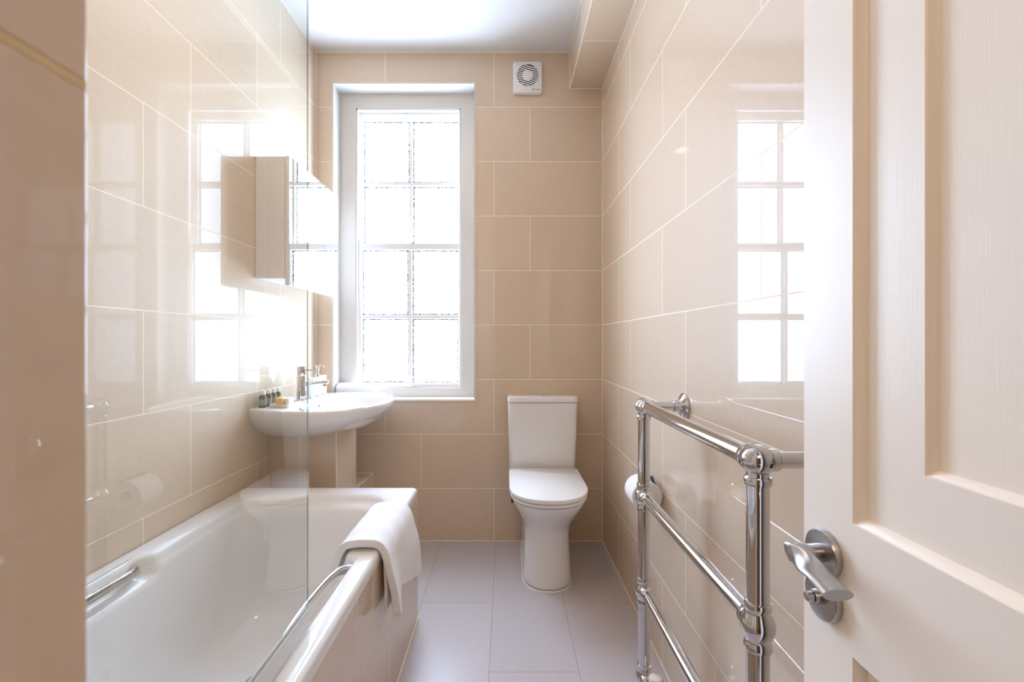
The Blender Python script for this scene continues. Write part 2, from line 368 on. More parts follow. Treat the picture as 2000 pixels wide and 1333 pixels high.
def sash(name, y0, y1, gx0, gx1, gz0, gz1, ox0, ox1, oz0, oz1, bx0, bx1, bz0, bz1):
    mb = MB()
    frame_ring(mb, ox0, ox1, oz0, oz1, gx0, gx1, gz0, gz1, y0, y1, 0.004)
    yb0 = y0 + 0.004
    mb.box(bx0 + 0.004, bx1 - 0.004, yb0, y1, gz0, gz1)
    mb.box(gx0, bx0 + 0.004, yb0, y1, bz0 + 0.004, bz1 - 0.004).box(bx1 - 0.004, gx1, yb0, y1, bz0 + 0.004, bz1 - 0.004)
    mb.box(bx0, bx1, yb0 + 0.012, y1 - 0.006, gz0, gz1)
    mb.box(gx0, bx0, yb0 + 0.012, y1 - 0.006, bz0, bz1).box(bx1, gx1, yb0 + 0.012, y1 - 0.006, bz0, bz1)
    s = mb.build(name, PAINT, win, sharp=20)
    gy = y1 - 0.010
    for (a, c) in ((gx0, bx0), (bx1, gx1)):
        for (e, f) in ((gz0, bz0), (bz1, gz1)):
            MB().box(a - 0.002, c + 0.002, gy, gy + 0.003, e - 0.002, f + 0.002).build('pane', PANE, s)
    # old putty showing dark round every pane
    mb = MB(); rnd = random.Random(3)
    for (a, c) in ((gx0, bx0), (bx1, gx1)):
        for (e, f) in ((gz0, bz0), (bz1, gz1)):
            N = 36
            for side in range(4):
                base = rnd.uniform(0.0045, 0.0085)
                for k in range(N):
                    h = base*rnd.uniform(0.7, 1.15)
                    if side < 2:
                        z0 = e + (f-e)*k/N; z1 = e + (f-e)*(k+1)/N
                        if side == 0: mb.box(a, a + h, gy - 0.003, gy, z0, z1)
                        else: mb.box(c - h, c, gy - 0.003, gy, z0, z1)
                    else:
                        x0 = a + (c-a)*k/N; x1 = a + (c-a)*(k+1)/N
                        if side == 2: mb.box(x0, x1, gy - 0.003, gy, e, e + h)
                        else: mb.box(x0, x1, gy - 0.003, gy, f - h, f)
    mb.build('putty', PUTTY, s, weld=False)
    return s
us = sash('upper_sash', 2.686, 2.722, -0.844, -0.2855, 1.686, 2.412, OX0, OX1, 1.648, OZ1, -0.574, -0.553, 2.026, 2.0505)
ls = sash('lower_sash', 2.640, 2.676, -0.838, -0.281, 0.8666, 1.6386, OX0, OX1, OZ0, 1.673, -0.5715, -0.5475, 1.2377, 1.2616)
mb = MB()    # sash horns
for xx0, xx1 in ((OX0, OX0 + 0.022), (OX1 - 0.014, OX1)):
    mb.loft([[(x, y, z) for (x, y) in ((xx0, 2.644), (xx1*k + xx0*(1-k) if xx0 == OX0 else xx1, 2.644), (xx1*k + xx0*(1-k) if xx0 == OX0 else xx1, 2.672), (xx0 if xx0 == OX0 else xx0*k + xx1*(1-k), 2.672))] for z, k in ((1.673, 1), (1.69, 0.95), (1.71, 0.7), (1.722, 0.3))])
mb.build('sash_horn', PAINT, ls)
MB().box(-0.578, -0.541, 2.628, 2.641, 0.842, 0.876).build('sash_lift', PAINT, ls, bevel=0.003)
MB().box(-0.553, -0.535, 2.65, 2.68, 1.673, 1.682).tube([(-0.545, 2.66, 1.682), (-0.530, 2.655, 1.690)], 0.003, 8).build('sash_catch', CHROME, ls)

# ------------------------------------------------------------------ door, opened flat beside the right wall
DX, DY0, DY1, DZ0, DZ1 = 0.378, -0.122, 0.578, 0.008, 2.02
door = thing('door_1', 'open cream painted panel door filling the right foreground', 'door', (DX, DY0, 0), kind='structure')
PY0, PY1 = DY0 + 0.081, DY1 - 0.081
PAN = [(0.22, 0.7635), (0.909, 1.90)]
mb = MB().box(DX + 0.0185, DX + 0.041, DY0, DY1, DZ0, DZ1)
mb.box(DX, DX + 0.0185, DY0, PY0, DZ0, DZ1).box(DX, DX + 0.0185, PY1, DY1, DZ0, DZ1)
for z0, z1 in ((DZ0, PAN[0][0]), (PAN[0][1], PAN[1][0]), (PAN[1][1], DZ1)): mb.box(DX, DX + 0.0185, PY0, PY1, z0, z1)
leaf = mb.build('door_leaf', DOORP, door, sharp=25)
for z0, z1 in PAN:
    prof = [(0, 0.0), (0.0008, 0.002), (0.003, 0.0035), (0.0055, 0.0055), (0.0075, 0.009), (0.0085, 0.0105), (0.0105, 0.0105),
            (0.0745, 0.0105), (0.0755, 0.0125), (0.0775, 0.0135), (0.0795, 0.0155), (0.0815, 0.0180), (0.0835, 0.0183), (0.2, 0.0183)]
    rings = []
    for i, dx in prof:
        rings.append([(DX + dx, y, z) for y, z in ((PY0 + i, z0 + i), (PY1 - i, z0 + i), (PY1 - i, z1 - i), (PY0 + i, z1 - i))])
    MB().loft(rings, cap0=False, cap1=True).build('door_panel', DOORP, door, sharp=28)
HY, HZ = 0.537, 0.859
hd = MB().lathe((DX, HY, HZ), (-1, 0, 0), [(0, 0.0270), (0.0065, 0.0270), (0.0085, 0.0262), (0.009, 0.024), (0.009, 0.012)]).build('door_handle', BRUSH, door, sharp=30)
# neck then a twisted flaring lever
rings = []
def ell(c, u, v, n=28): return [Vector(c) + Vector(u)*math.cos(2*PI*k/n) + Vector(v)*math.sin(2*PI*k/n) for k in range(n)]
mb = MB()
mb.loft([ell((DX - 0.009, HY, HZ), (0, 0.0105, 0), (0, 0, -0.0105)), ell((DX - 0.02, HY, HZ), (0, 0.0098, 0), (0, 0, -0.0098)),
         ell((DX - 0.032, HY, HZ + 0.001), (0, 0.0105, 0), (0, 0, -0.0105)), ell((DX - 0.040, HY - 0.001, HZ + 0.001), (0, 0.0100, 0), (0, 0, -0.0108)),
         ell((DX - 0.0455, HY - 0.003, HZ + 0.001), (0, 0.0060, 0), (0, 0, -0.0095))])
R = []
for k in range(15):
    t = k/14
    c = Vector((DX - 0.0425 + 0.002*t, HY + 0.008 - 0.082*t, HZ + 0.001 - 0.010*t + 0.004*math.sin(PI*t)))
    ang = math.radians(100 - 100*smooth(0.0, 0.75, t))
    a = 0.0105 + 0.0055*t; bb = 0.0038 + 0.0022*t
    if k == 0: a *= 0.85; bb *= 0.7
    R.append(ell(c, (a*math.cos(ang), 0, a*math.sin(ang)), (-bb*math.sin(ang), 0, bb*math.cos(ang))))
mb.loft(R)
mb.build('lever', BRUSH, hd, sharp=50)
tt = MB().lathe((DX, HY, HZ - 0.0515), (-1, 0, 0), [(0, 0.0270), (0.0065, 0.0270), (0.0085, 0.0262), (0.009, 0.024), (0.009, 0.010)]).build('lock_rosette', BRUSH, door, sharp=30)
MB().lathe((DX - 0.009, HY, HZ - 0.0515), (-1, 0, 0), [(0, 0.0085), (0.006, 0.008), (0.008, 0.0075)]).lathe((DX - 0.018, HY, HZ - 0.0515), (-1, 0, 0), [(-0.001, 0.004), (0.0, 0.006), (0.006, 0.0055), (0.007, 0.003)], 20).build('thumb_turn', BRUSH, tt, sharp=40)

# ================================================================== BATH
BX0, BX1, BY0, BY1, RZ = -1.0535, -0.355, 0.1345, 1.828, 0.523
bath = thing('bathtub', 'white bathtub with tiled side along the left wall', 'bathtub', (-0.70, 0.98, 0))
tab = [  # t, x0, x1, y0, y1, r, z
 (0, BX0, BX1, BY0, BY1, 0.012, 0.490), (1, BX0, BX1, BY0, BY1, 0.012, 0.509), (2, BX0+0.002, BX1-0.0025, BY0+0.0025, BY1-0.0025, 0.014, 0.5165),
 (3, BX0+0.006, BX1-0.0075, BY0+0.007, BY1-0.0075, 0.018, 0.5215), (4, BX0+0.012, BX1-0.015, BY0+0.015, BY1-0.015, 0.022, RZ),
 (5, -0.982, -0.434, 0.215, 1.752, 0.115, 0.5215), (6, -0.9755, -0.4405, 0.222, 1.745, 0.112, 0.5185), (7, -0.971, -0.445, 0.228, 1.738, 0.11, 0.512),
 (8, -0.968, -0.448, 0.233, 1.732, 0.11, 0.502), (9, -0.966, -0.450, 0.240, 1.722, 0.11, 0.494), (10, -0.963, -0.453, 0.250, 1.705, 0.11, 0.489), (11, -0.960, -0.456, 0.258, 1.694, 0.11, 0.480),
 (12, -0.958, -0.458, 0.263, 1.688, 0.11, 0.466), (13, -0.956, -0.460, 0.268, 1.682, 0.11, 0.450), (15, -0.945, -0.472, 0.300, 1.655, 0.12, 0.36), (17, -0.932, -0.486, 0.335, 1.625, 0.125, 0.26),
 (19, -0.918, -0.502, 0.368, 1.590, 0.125, 0.19), (20, -0.900, -0.520, 0.40, 1.560, 0.125, 0.160), (21, -0.878, -0.545, 0.43, 1.52, 0.12, 0.145), (22, -0.84, -0.58, 0.48, 1.46, 0.10, 0.139), (23, -0.78, -0.64, 0.6, 1.3, 0.06, 0.136)]
rings = []
steps = [i*0.5 for i in range(47)]
for t in steps:
    x0, x1, y0, y1, r, z = interp(tab, t)
    ring = []
    for (x, y, zz) in rrect(x0, x1, y0, y1, r, z, side=14, cor=14, longside=110):
        if t >= 5:
            my = smooth(0.80, 0.86, y)*(1 - smooth(1.215, 1.265, y))
            mz = smooth(0.458, 0.482, z)
            k = 0.034*my*mz
            if x > x1 - r*0.6: x += k
            elif x < x0 + r*0.6: x -= k
        ring.append((x, y, zz))
    rings.append(ring)
MB().loft(rings, cap0=False, cap1=True).build('tub', ACRYL, bath, sharp=60)
T_bp = tile_mat('tile_bath', 'YZ', (0.98 - 1.69 + 5*TW, 0.0), TW, 0.302, 0.5)
pnl = MB().box(BX1 - 0.013, BX1 - 0.0005, BY0 + 0.001, BY1 - 0.001, 0.003, 0.489).box(BX0 + 0.32, BX1 - 0.013, BY1 - 0.014, BY1 - 0.001, 0.003, 0.489).build('bath_panel', T_bp, bath, bevel=0.001)
pnl['label'] = 'glossy beige tiled bath side'
MB().box(BX1 - 0.004, BX1 + 0.004, BY0, BY1, 0, 0.004).build('sealant_bead', SEAL, bath)
MB().lathe((-0.71, 1.30, 0.1365), (0, 0, 1), [(0, 0.034), (0.002, 0.034), (0.004, 0.030), (0.003, 0.02)]).build('drain', CHROME, bath)
def grab(side):     # side=+1: right wall of the tub
    xw = -0.412 if side > 0 else -1.003
    s = -1 if side > 0 else 1
    pts = catmull([(xw - s*0.004, 1.222, 0.497), (xw + s*0.018, 1.212, 0.500), (xw + s*0.031, 1.185, 0.504), (xw + s*0.038, 1.12, 0.509), (xw + s*0.040, 1.03, 0.511), (xw + s*0.038, 0.94, 0.509), (xw + s*0.031, 0.875, 0.504), (xw + s*0.018, 0.848, 0.500), (xw - s*0.004, 0.838, 0.497)], 8)
    rg = []
    for i, q in enumerate(pts):
        d = (pts[min(i+1, len(pts)-1)] - pts[max(i-1, 0)]).normalized()
        nrm = Vector((d.y, -d.x, 0)).normalized(); up = Vector((0, 0, 1))
        t = i/(len(pts)-1); wd = 0.0095 - 0.0025*math.sin(PI*t); ht = 0.0150 - 0.0025*math.sin(PI*t)
        tilt = Matrix.Rotation(0.35*s, 3, d)
        rg.append([q + (tilt @ (nrm*math.copysign(abs(math.cos(a))**0.6, math.cos(a))*wd + up*math.copysign(abs(math.sin(a))**0.6, math.sin(a))*ht*0.8)) for a in [2*PI*k/20 for k in range(20)]])
    o = MB().loft(rg).build('grab_handle', CHROME, bath, sharp=50)
    o['label'] = 'chrome curved grab handle'
grab(1); grab(-1)

# ------------------------------------------------------------------ glass shower screen
SX, SY1 = -0.406, 0.930
scr = thing('shower_screen', 'clear frameless glass shower screen standing on the bath rim', 'shower screen', (SX, NY, RZ))
MB().box(SX - 0.003, SX + 0.003, NY + 0.012, SY1 - 0.0011, 0.552, 1.96).build('glass_pane', GLASS, scr)
MB().box(SX - 0.0012, SX + 0.0012, SY1 - 0.001, SY1, 0.552, 1.96).build('glass_edge', GEDGE, scr)
MB().loft([[(SX + x, y, z) for x, z in ((-0.0055, 0.5265), (0.0055, 0.5265), (0.0055, 0.566), (0.0034, 0.566), (0.0034, 0.5515), (-0.0034, 0.5515), (-0.0034, 0.566), (-0.0055, 0.566))] for y in (NY + 0.03, SY1)]).build('bottom_seal', SEALP, scr, sharp=20)
MB().box(SX - 0.010, SX + 0.010, NY + 0.0005, NY + 0.028, 0.5245, 1.965).build('wall_profile', CHROME, scr, bevel=0.002)

# ------------------------------------------------------------------ towel over the bath rim
tw = thing('bath_towel', 'white towel draped over the outer rim of the bath', 'towel', (-0.40, 1.42, RZ))
def drape(u, v):
    y = 1.268 + 0.315*v
    hem = interp([(0, 0.352), (0.04, 0.338), (0.12, 0.334), (0.20, 0.345), (0.27, 0.374), (0.32, 0.378), (0.40, 0.362), (0.7, 0.328), (0.94, 0.298), (1.0, 0.308)], v)[0]
    inb = 0.455 + 0.02*v
    wave = 0.010*math.cos(PI*min(v, 0.32)/0.30) if v < 0.32 else -0.010 + 0.016*smooth(0.32, 1, v)
    path = catmull([(-0.487, 0, inb), (-0.474, 0, 0.499), (-0.455, 0, 0.532), (-0.427, 0, 0.5415), (-0.392, 0, 0.5425), (-0.358, 0, 0.5365), (-0.3385, 0, 0.512),
                    (-0.328 + wave*0.3, 0, 0.465), (-0.318 + wave*0.7, 0, 0.41), (-0.312 + wave, 0, hem)], 6)
    k = u*(len(path) - 1); i = min(int(k), len(path) - 2); q = path[i].lerp(path[i+1], k - i)
    flare = 0.012*smooth(0.55, 1, u)
    return (q.x + 0.0008*math.sin(9*v + 4*u), y + (v - 0.35)*flare*1.5 - (0.01*smooth(0.6, 1, u) if v > 0.5 else 0)*0 + 0.002*math.sin(14*u), q.z + 0.0012*math.sin(23*v + 3*u))
o = MB().grid(drape, 60, 40).build('terry_cloth', TOWEL, tw, sharp=180)
md = o.modifiers.new('solid', 'SOLIDIFY'); md.thickness = 0.021; md.offset = 0.0
md = o.modifiers.new('bev', 'BEVEL'); md.width = 0.006; md.segments = 3; md.limit_method = 'ANGLE'; md.angle_limit = 1.0

def fold(u, v):
    path = catmull([(-0.352 + 0.012, 0, 0.500), (-0.3395, 0, 0.46), (-0.3375, 0, 0.41), (-0.3390, 0, 0.352)], 6)
    k = u*(len(path) - 1); i = min(int(k), len(path) - 2); q = path[i].lerp(path[i+1], k - i)
    return (q.x, 1.272 + 0.27*v, q.z - 0.03*v*u)
o = MB().grid(fold, 20, 14).build('towel_fold', TOWEL, tw, sharp=180)
md = o.modifiers.new('solid', 'SOLIDIFY'); md.thickness = 0.009; md.offset = 0.0
md = o.modifiers.new('bev', 'BEVEL'); md.width = 0.004; md.segments = 3; md.limit_method = 'ANGLE'; md.angle_limit = 1.0

# ================================================================== BASIN
bs = thing('wash_basin', 'white ceramic wash basin on the left wall below the mirror cabinet', 'basin', (XL, 2.15, 0.83))
BZ = 0.830; YC = 2.15; XW = XL + 0.0006
half = [(-0.62, 2.0, 0)]
front = catmull([(XW, 1.862, 0), (-0.95, 1.820, 0), (-0.80, 1.788, 0), (-0.68, 1.818, 0), (-0.600, 1.908, 0), (-0.560, 2.04, 0), (-0.550, 2.15, 0)], 14)
outl = front + [Vector((q.x, 2*YC - q.y, 0)) for q in reversed(front[:-1])]
C0 = Vector((-0.735, YC, 0))
def ray(ang):
    d = Vector((math.cos(ang), math.sin(ang), 0)); best = None
    P = outl
    for i in range(len(P)):
        a = P[i] - C0; e = P[(i+1) % len(P)] - P[i]
        den = d.x*e.y - d.y*e.x
        if abs(den) < 1e-12: continue
        t = (a.x*e.y - a.y*e.x)/den; s = (a.x*d.y - a.y*d.x)/den
        if t > 0 and -1e-9 <= s <= 1 + 1e-9 and (best is None or t > best): best = t
    return C0 + d*best
ca = [math.atan2(q.y - C0.y, q.x - C0.x) for q in (outl[0], outl[-1])]
angs = sorted([2*PI*k/128 - PI for k in range(128)] + ca)
out = [ray(a) for a in angs]
def inner(a, sx, sy, n=2.9, dx=0.0):
    c, s = math.cos(a), math.sin(a)
    r = (abs(c/sx)**n + abs(s/sy)**n)**(-1/n)
    return Vector((C0.x + dx + c*r, C0.y + s*r, 0))
def oring(ix, iy, z):   # shrink towards the wall centre
    return [(XW + (q.x - XW)*ix, YC + (q.y - YC)*iy, z) for q in out]
rings = []
for k in range(13):                    # underside
    t = 1 - k/12
    f = 1 - 0.0*t - 0.46*t**2.3; fy = 1 - 0.50*t**2.1
    rings.append(oring(f, fy, BZ - 0.012 - 0.128*t))
rings.append(oring(0.9985, 0.998, BZ - 0.006)); rings.append(oring(0.992, 0.991, BZ - 0.0012)); rings.append(oring(0.980, 0.979, BZ))
IN = [(0.1625, 0.315, 0.0), (0.160, 0.312, -0.002), (0.157, 0.308, -0.007), (0.154, 0.293, -0.018), (0.149, 0.283, -0.045), (0.138, 0.262, -0.075), (0.115, 0.215, -0.100), (0.08, 0.14, -0.112), (0.03, 0.04, -0.115)]
def cap_x(v): return v
for sx, sy, dz in IN:
    rings.append([(inner(a, sx, sy).x, inner(a, sx, sy).y, BZ + dz) for a in angs])
MB().loft(rings, cap0=True, cap1=True).build('bowl', CERAM, bs, sharp=50)
MB().lathe((-0.8870, YC, 0.796), (1, 0, 0.12), [(0, 0.013), (0.003, 0.013), (0.0035, 0.009), (0.0032, 0.0088)]).build('overflow_ring', CHROME, bs)
MB().lathe((-0.8833, YC, 0.7965), (1, 0, 0.12), [(0, 0.0086), (0.0004, 0.0086)]).build('overflow_hole', DARK, bs)
MB().lathe((-0.735, YC, BZ - 0.1148), (0, 0, 1), [(0, 0.028), (0.002, 0.028), (0.004, 0.022)]).build('drain', CHROME, bs)

# tap
TX = -0.968
tp = thing('basin_tap', 'chrome mixer tap on the back ledge of the basin', 'tap', (TX, YC, BZ))
MB().lathe((TX, YC, BZ + 0.0003), (0, 0, 1), [(0, 0.0245), (0.004, 0.0245), (0.006, 0.021), (0.112, 0.0205), (0.114, 0.0195)]).build('tap_body', CHROME, tp, sharp=30)
MB().lathe((TX, YC, BZ + 0.1165), (0, 0, 1), [(0, 0.0195), (0.002, 0.0205), (0.036, 0.0205), (0.042, 0.0185), (0.044, 0.010)]).build('tap_head', CHROME, tp, sharp=30)
MB().loft([[(x, YC + yy, z) for yy, z in ((-w_, z0), (w_, z0), (w_, z1), (-w_, z1))] for x, w_, z0, z1 in ((TX + 0.012, 0.010, 0.966, 0.975), (TX + 0.05, 0.008, 0.968, 0.975), (TX + 0.085, 0.006, 0.970, 0.975))]).build('tap_lever', CHROME, tp, bevel=0.0015)
rg = [rrect(-0.012, 0.012, -0.0095, 0.0095, 0.007, 0, 3, 6)]*6
xs = [(TX + 0.010, 1.0, 0.905), (TX + 0.05, 1.0, 0.908), (TX + 0.10, 0.97, 0.9125), (TX + 0.122, 0.93, 0.914), (TX + 0.127, 0.80, 0.914)]
MB().loft([[(x, YC + q[0]*k, z + q[1]*k) for q in rg[0]] for x, k, z in xs]).lathe((TX + 0.110, YC, 0.907), (0, 0, -1), [(0, 0.0085), (0.011, 0.0085), (0.0112, 0.006)], 20).build('spout', CHROME, tp, sharp=45)

# olive toiletry bottles in a row against the wall
G1 = 'olive toiletry bottles on the basin ledge'
pos = [(-1.020, 1.905), (-1.020, 1.951), (-1.019, 1.990), (-1.018, 2.027)]
bt = thing('toiletry_bottle', 'nearest of four small olive toiletry bottles by the wall on the basin ledge', 'bottle', (pos[0][0], pos[0][1], BZ), G1)
x, y = pos[0]
MB().lathe((x, y, BZ + 0.0003), (0, 0, 1), [(0, 0.0125), (0.001, 0.0138), (0.045, 0.0138), (0.049, 0.0125), (0.0515, 0.009), (0.054, 0.0085)], 28).build('bottle_body', OLIVE, bt)
MB().lathe((x, y, BZ + 0.054), (0, 0, 1), [(0, 0.0105), (0.016, 0.0105), (0.017, 0.0098)], 28).build('bottle_cap', PLAST, bt)
MB().lathe((x, y, BZ + 0.010), (0, 0, 1), [(0, 0.01395), (0.026, 0.01395)], 28).build('bottle_label', LABEL, bt)
for (x2, y2), lb in zip(pos[1:], ('second nearest of the four small olive bottles on the basin ledge', 'third nearest of the four small olive bottles, behind the amber soap', 'farthest of the four small olive bottles, closest to the chrome tap')):
    dup(bt, (x2 - x, y2 - y, 0), lb)

# soap dish and soap
dz0 = BZ + 0.0004
def dish(name, label, x0, x1, y0, y1, h, mat):
    t_ = thing(name, label, 'soap dish', ((x0+x1)/2, (y0+y1)/2, BZ))
    rg = [rrect(x0 + 0.004, x1 - 0.004, y0 + 0.004, y1 - 0.004, 0.008, dz0, 4, 5), rrect(x0, x1, y0, y1, 0.009, dz0 + h, 4, 5), rrect(x0 + 0.003, x1 - 0.003, y0 + 0.003, y1 - 0.003, 0.008, dz0 + h, 4, 5), rrect(x0 + 0.008, x1 - 0.008, y0 + 0.008, y1 - 0.008, 0.006, dz0 + h - 0.006, 4, 5)]
    MB().loft(rg).build('dish_tray', mat, t_, sharp=40)
    return t_
dish('soap_dish', 'cream rectangular soap dish in front of the tap on the basin', -0.988, -0.908, 1.888, 2.020, 0.014, CREAM)
sz = dz0 + 0.0085
sb_ = tag(MB().box(-0.975, -0.940, 1.915, 1.960, sz, sz + 0.030).build('soap_bar', SOAP, bevel=0.005), 'small amber bar of soap on the cream soap dish', 'soap')
sb2 = tag(MB().box(-0.938, -0.921, 1.925, 1.975, sz, sz + 0.027).build('soap_bar', SOAPW, bevel=0.004), 'small pale cream bar of soap right beside the amber one', 'soap')

# white bottles and a pump dispenser standing behind the tap
G2 = 'white bottles behind the tap'
wx, wy = [-0.950, -0.966], [2.215, 2.400]
wb = thing('white_bottle', 'white bottle right behind the tap spout, nearer of the two plain white ones', 'bottle', (wx[0], wy[0], BZ), G2)
MB().lathe((wx[0], wy[0], BZ + 0.0004), (0, 0, 1), [(0, 0.0140), (0.003, 0.0165), (0.070, 0.0185), (0.074, 0.0175)], 28).build('bottle_body', PLAST, wb)
MB().lathe((wx[0], wy[0], BZ + 0.0745), (0, 0, 1), [(0, 0.0165), (0.024, 0.0160), (0.0255, 0.014)], 28).build('bottle_cap', CREAM, wb)
dup(wb, (wx[1] - wx[0], wy[1] - wy[0], 0), 'white bottle farthest from the tap, nearest the rolled towel', G2)
PX, PYp = -0.957, 2.305
sd = thing('soap_dispenser', 'white soap dispenser with a pump top behind the basin tap', 'dispenser', (PX, PYp, BZ))
MB().lathe((PX, PYp, BZ + 0.0004), (0, 0, 1), [(0, 0.0150), (0.003, 0.0185), (0.080, 0.0190), (0.092, 0.0170), (0.098, 0.011)], 32).build('dispenser_body', PLAST, sd)
MB().lathe((PX, PYp, BZ + 0.0985), (0, 0, 1), [(0, 0.011), (0.012, 0.011), (0.013, 0.0055), (0.046, 0.0055), (0.0465, 0.0085), (0.060, 0.0085), (0.061, 0.007)], 24).tube([(PX + 0.004, PYp, BZ + 0.153), (PX + 0.022, PYp, BZ + 0.153), (PX + 0.034, PYp, BZ + 0.149)], 0.0038, 12).build('pump', CHROME, sd)

# rolled towel on the window sill
rt = thing('rolled_towel', 'small white rolled towel lying on the window sill beside the basin', 'towel', (-0.845, 2.575, WZ0))
N = 150; cs = []
r_out = 0.042
for k in range(N + 1):
    t = k/N; a = -PI/2 + 2*PI*3.2*t; r = 0.007 + (r_out - 0.007)*t
    cs.append((r*math.cos(a)*1.05, r*math.sin(a)*0.98))
zc_ = WZ0 + 0.004 + 0.049; yc_ = 2.573
o = MB().grid(lambda u, v: (-0.952 + 0.217*u + 0.004*math.sin(9*v), yc_ + cs[int(round(v*N))][0]*(1 - 0.05*abs(2*u-1)**6), zc_ + cs[int(round(v*N))][1]*(1 - 0.06*abs(2*u-1)**6)), 14, N).build('terry_cloth', TOWEL, rt, sharp=180)
md = o.modifiers.new('solid', 'SOLIDIFY'); md.thickness = 0.0085; md.offset = 0.0

# ------------------------------------------------------------------ mirror cabinet
CY0, CY1, CZ0, CZ1, CXF = 1.910, 2.462, 1.372, 1.888, -0.911
mc = thing('mirror_cabinet', 'white bathroom cabinet with mirrored doors on the left wall above the basin', 'cabinet', (XL, 2.185, CZ0))
MB().box(XL + 0.0005, CXF - 0.020, CY0, CY1, CZ0, CZ1 - 0.003).build('cabinet_body', CABW, mc, bevel=0.002)
for zg in (CZ0 + 0.018, CZ1 - 0.022): MB().box(XL + 0.012, CXF - 0.0195, CY0 - 0.0012, CY0, zg, zg + 0.0015).build('side_strip', CABW, mc)
for y0, y1 in ((CY0, 2.2795), (2.2815, CY1)):
    d = MB().box(CXF - 0.0185, CXF - 0.004, y0, y1, 1.343, CZ1).build('cabinet_door', CABW, mc, bevel=0.003)
    rg = [[(x, q[0], q[1]) for q in rrect(y0, y1, 1.343, CZ1, 0.006, 0, 6, 5)] for x in (CXF - 0.0040, CXF - 0.0004)]
    rg.append([(CXF, q[0], q[1]) for q in rrect(y0 + 0.0005, y1 - 0.0005, 1.3435, CZ1 - 0.0005, 0.006, 0, 6, 5)])
    m_ = MB().loft(rg).build('mirror', MIRROR, d, sharp=30); m_['label'] = 'mirror glass'
    for pl in m_.data.polygons: pl.use_smooth = False

# ------------------------------------------------------------------ extractor fan
FX, FZ, FW, FH = (1030 - 989)/352.5, CAMZ + (667 - 157)/352.5, 0.080, 0.086
fan = thing('extractor_fan', 'square white extractor fan high on the end wall right of the window', 'fan', (FX, YB, FZ))
def sq(w_, h_, y, r): return [(q[0], y, q[1]) for q in rrect(FX - w_, FX + w_, FZ - h_, FZ + h_, r, 0, 10, 8)]
MB().loft([sq(FW - 0.002, FH - 0.002, YB - 0.0004, 0.012), sq(FW, FH, YB - 0.006, 0.013), sq(FW, FH, YB - 0.024, 0.013), sq(FW - 0.0015, FH - 0.0015, YB - 0.029, 0.013), sq(FW - 0.006, FH - 0.006, YB - 0.032, 0.012)]).build('fan_housing', PLAST, fan, sharp=40)
fy = YB - 0.032
cz = FZ + 0.008
RO, RI = 0.0605, 0.029
rg = [[(FX + r*math.cos(2*PI*k/64), y, cz + r*math.sin(2*PI*k/64)) for k in range(64)] for r, y in ((RO, fy - 0.0003), (0.001, fy - 0.0003))]
MB().loft(rg, False, True).build('grille_opening', DARK, fan)
mb = MB(); ang = math.radians(-17); ux, uz = math.cos(ang), math.sin(ang)
def slat(p, q, off):
    c, s = ux, uz; hw = 0.0027
    P = [(FX + c*t_ - s*(off + e), cz + s*t_ + c*(off + e)) for t_, e in ((p, -hw), (q, -hw), (q, hw), (p, hw))]
    mb.loft([[(x_, y_, z_) for x_, z_ in P] for y_ in (fy - 0.0003, fy - 0.003)])
for k in range(-6, 7):
    off = k*0.0110 + 0.004
    if abs(off) + 0.003 >= RO: continue
    ho = math.sqrt(max((RO - 0.0006)**2 - (abs(off) + 0.0027)**2, 1e-8))
    if abs(off) < RI:
        hi = math.sqrt(RI*RI - off*off) - 0.001
        slat(-ho, -hi, off); slat(hi, ho, off)
    else: slat(-ho, ho, off)
mb.lathe((FX, fy - 0.0003, cz), (0, -1, 0), [(0, RI), (0.003, RI), (0.0036, RI - 0.001)], 48)
rgo = [[(FX + r*math.cos(2*PI*k/64), y, cz + r*math.sin(2*PI*k/64)) for k in range(64)] for r, y in ((RO + 0.004, fy), (RO + 0.003, fy - 0.003), (RO - 0.001, fy - 0.003), (RO - 0.001, fy - 0.0003))]
mb.loft(rgo, False, False)
mb.build('fan_grille', PLAST, fan, sharp=40)
cu = bpy.data.curves.new('lettering', 'FONT'); cu.body = 'Xpelair'; cu.size = 0.0125; cu.extrude = 0.0002; cu.align_x = 'LEFT'
to = bpy.data.objects.new('tmp', cu); COL.objects.link(to)
bpy.context.view_layer.update()
me = bpy.data.meshes.new_from_object(to.evaluated_get(bpy.context.evaluated_depsgraph_get())); bpy.data.objects.remove(to)
lt = bpy.data.objects.new('lettering', me); COL.objects.link(lt); lt.parent = fan
lt.rotation_euler = (PI/2, 0, 0); lt.location = (0.037, -0.0323, -0.074); me.materials.clear(); me.materials.append(MARK)
rg = [[(FX + 0.029 + r*math.cos(2*PI*k/24), y, FZ - 0.0695 + r*1.25*math.sin(2*PI*k/24)) for k in range(24)] for r, y in ((0.0045, fy), (0.0045, fy - 0.0005), (0.0022, fy - 0.0005), (0.0022, fy))]
MB().loft(rg, False, False).build('emblem', MARK, fan)

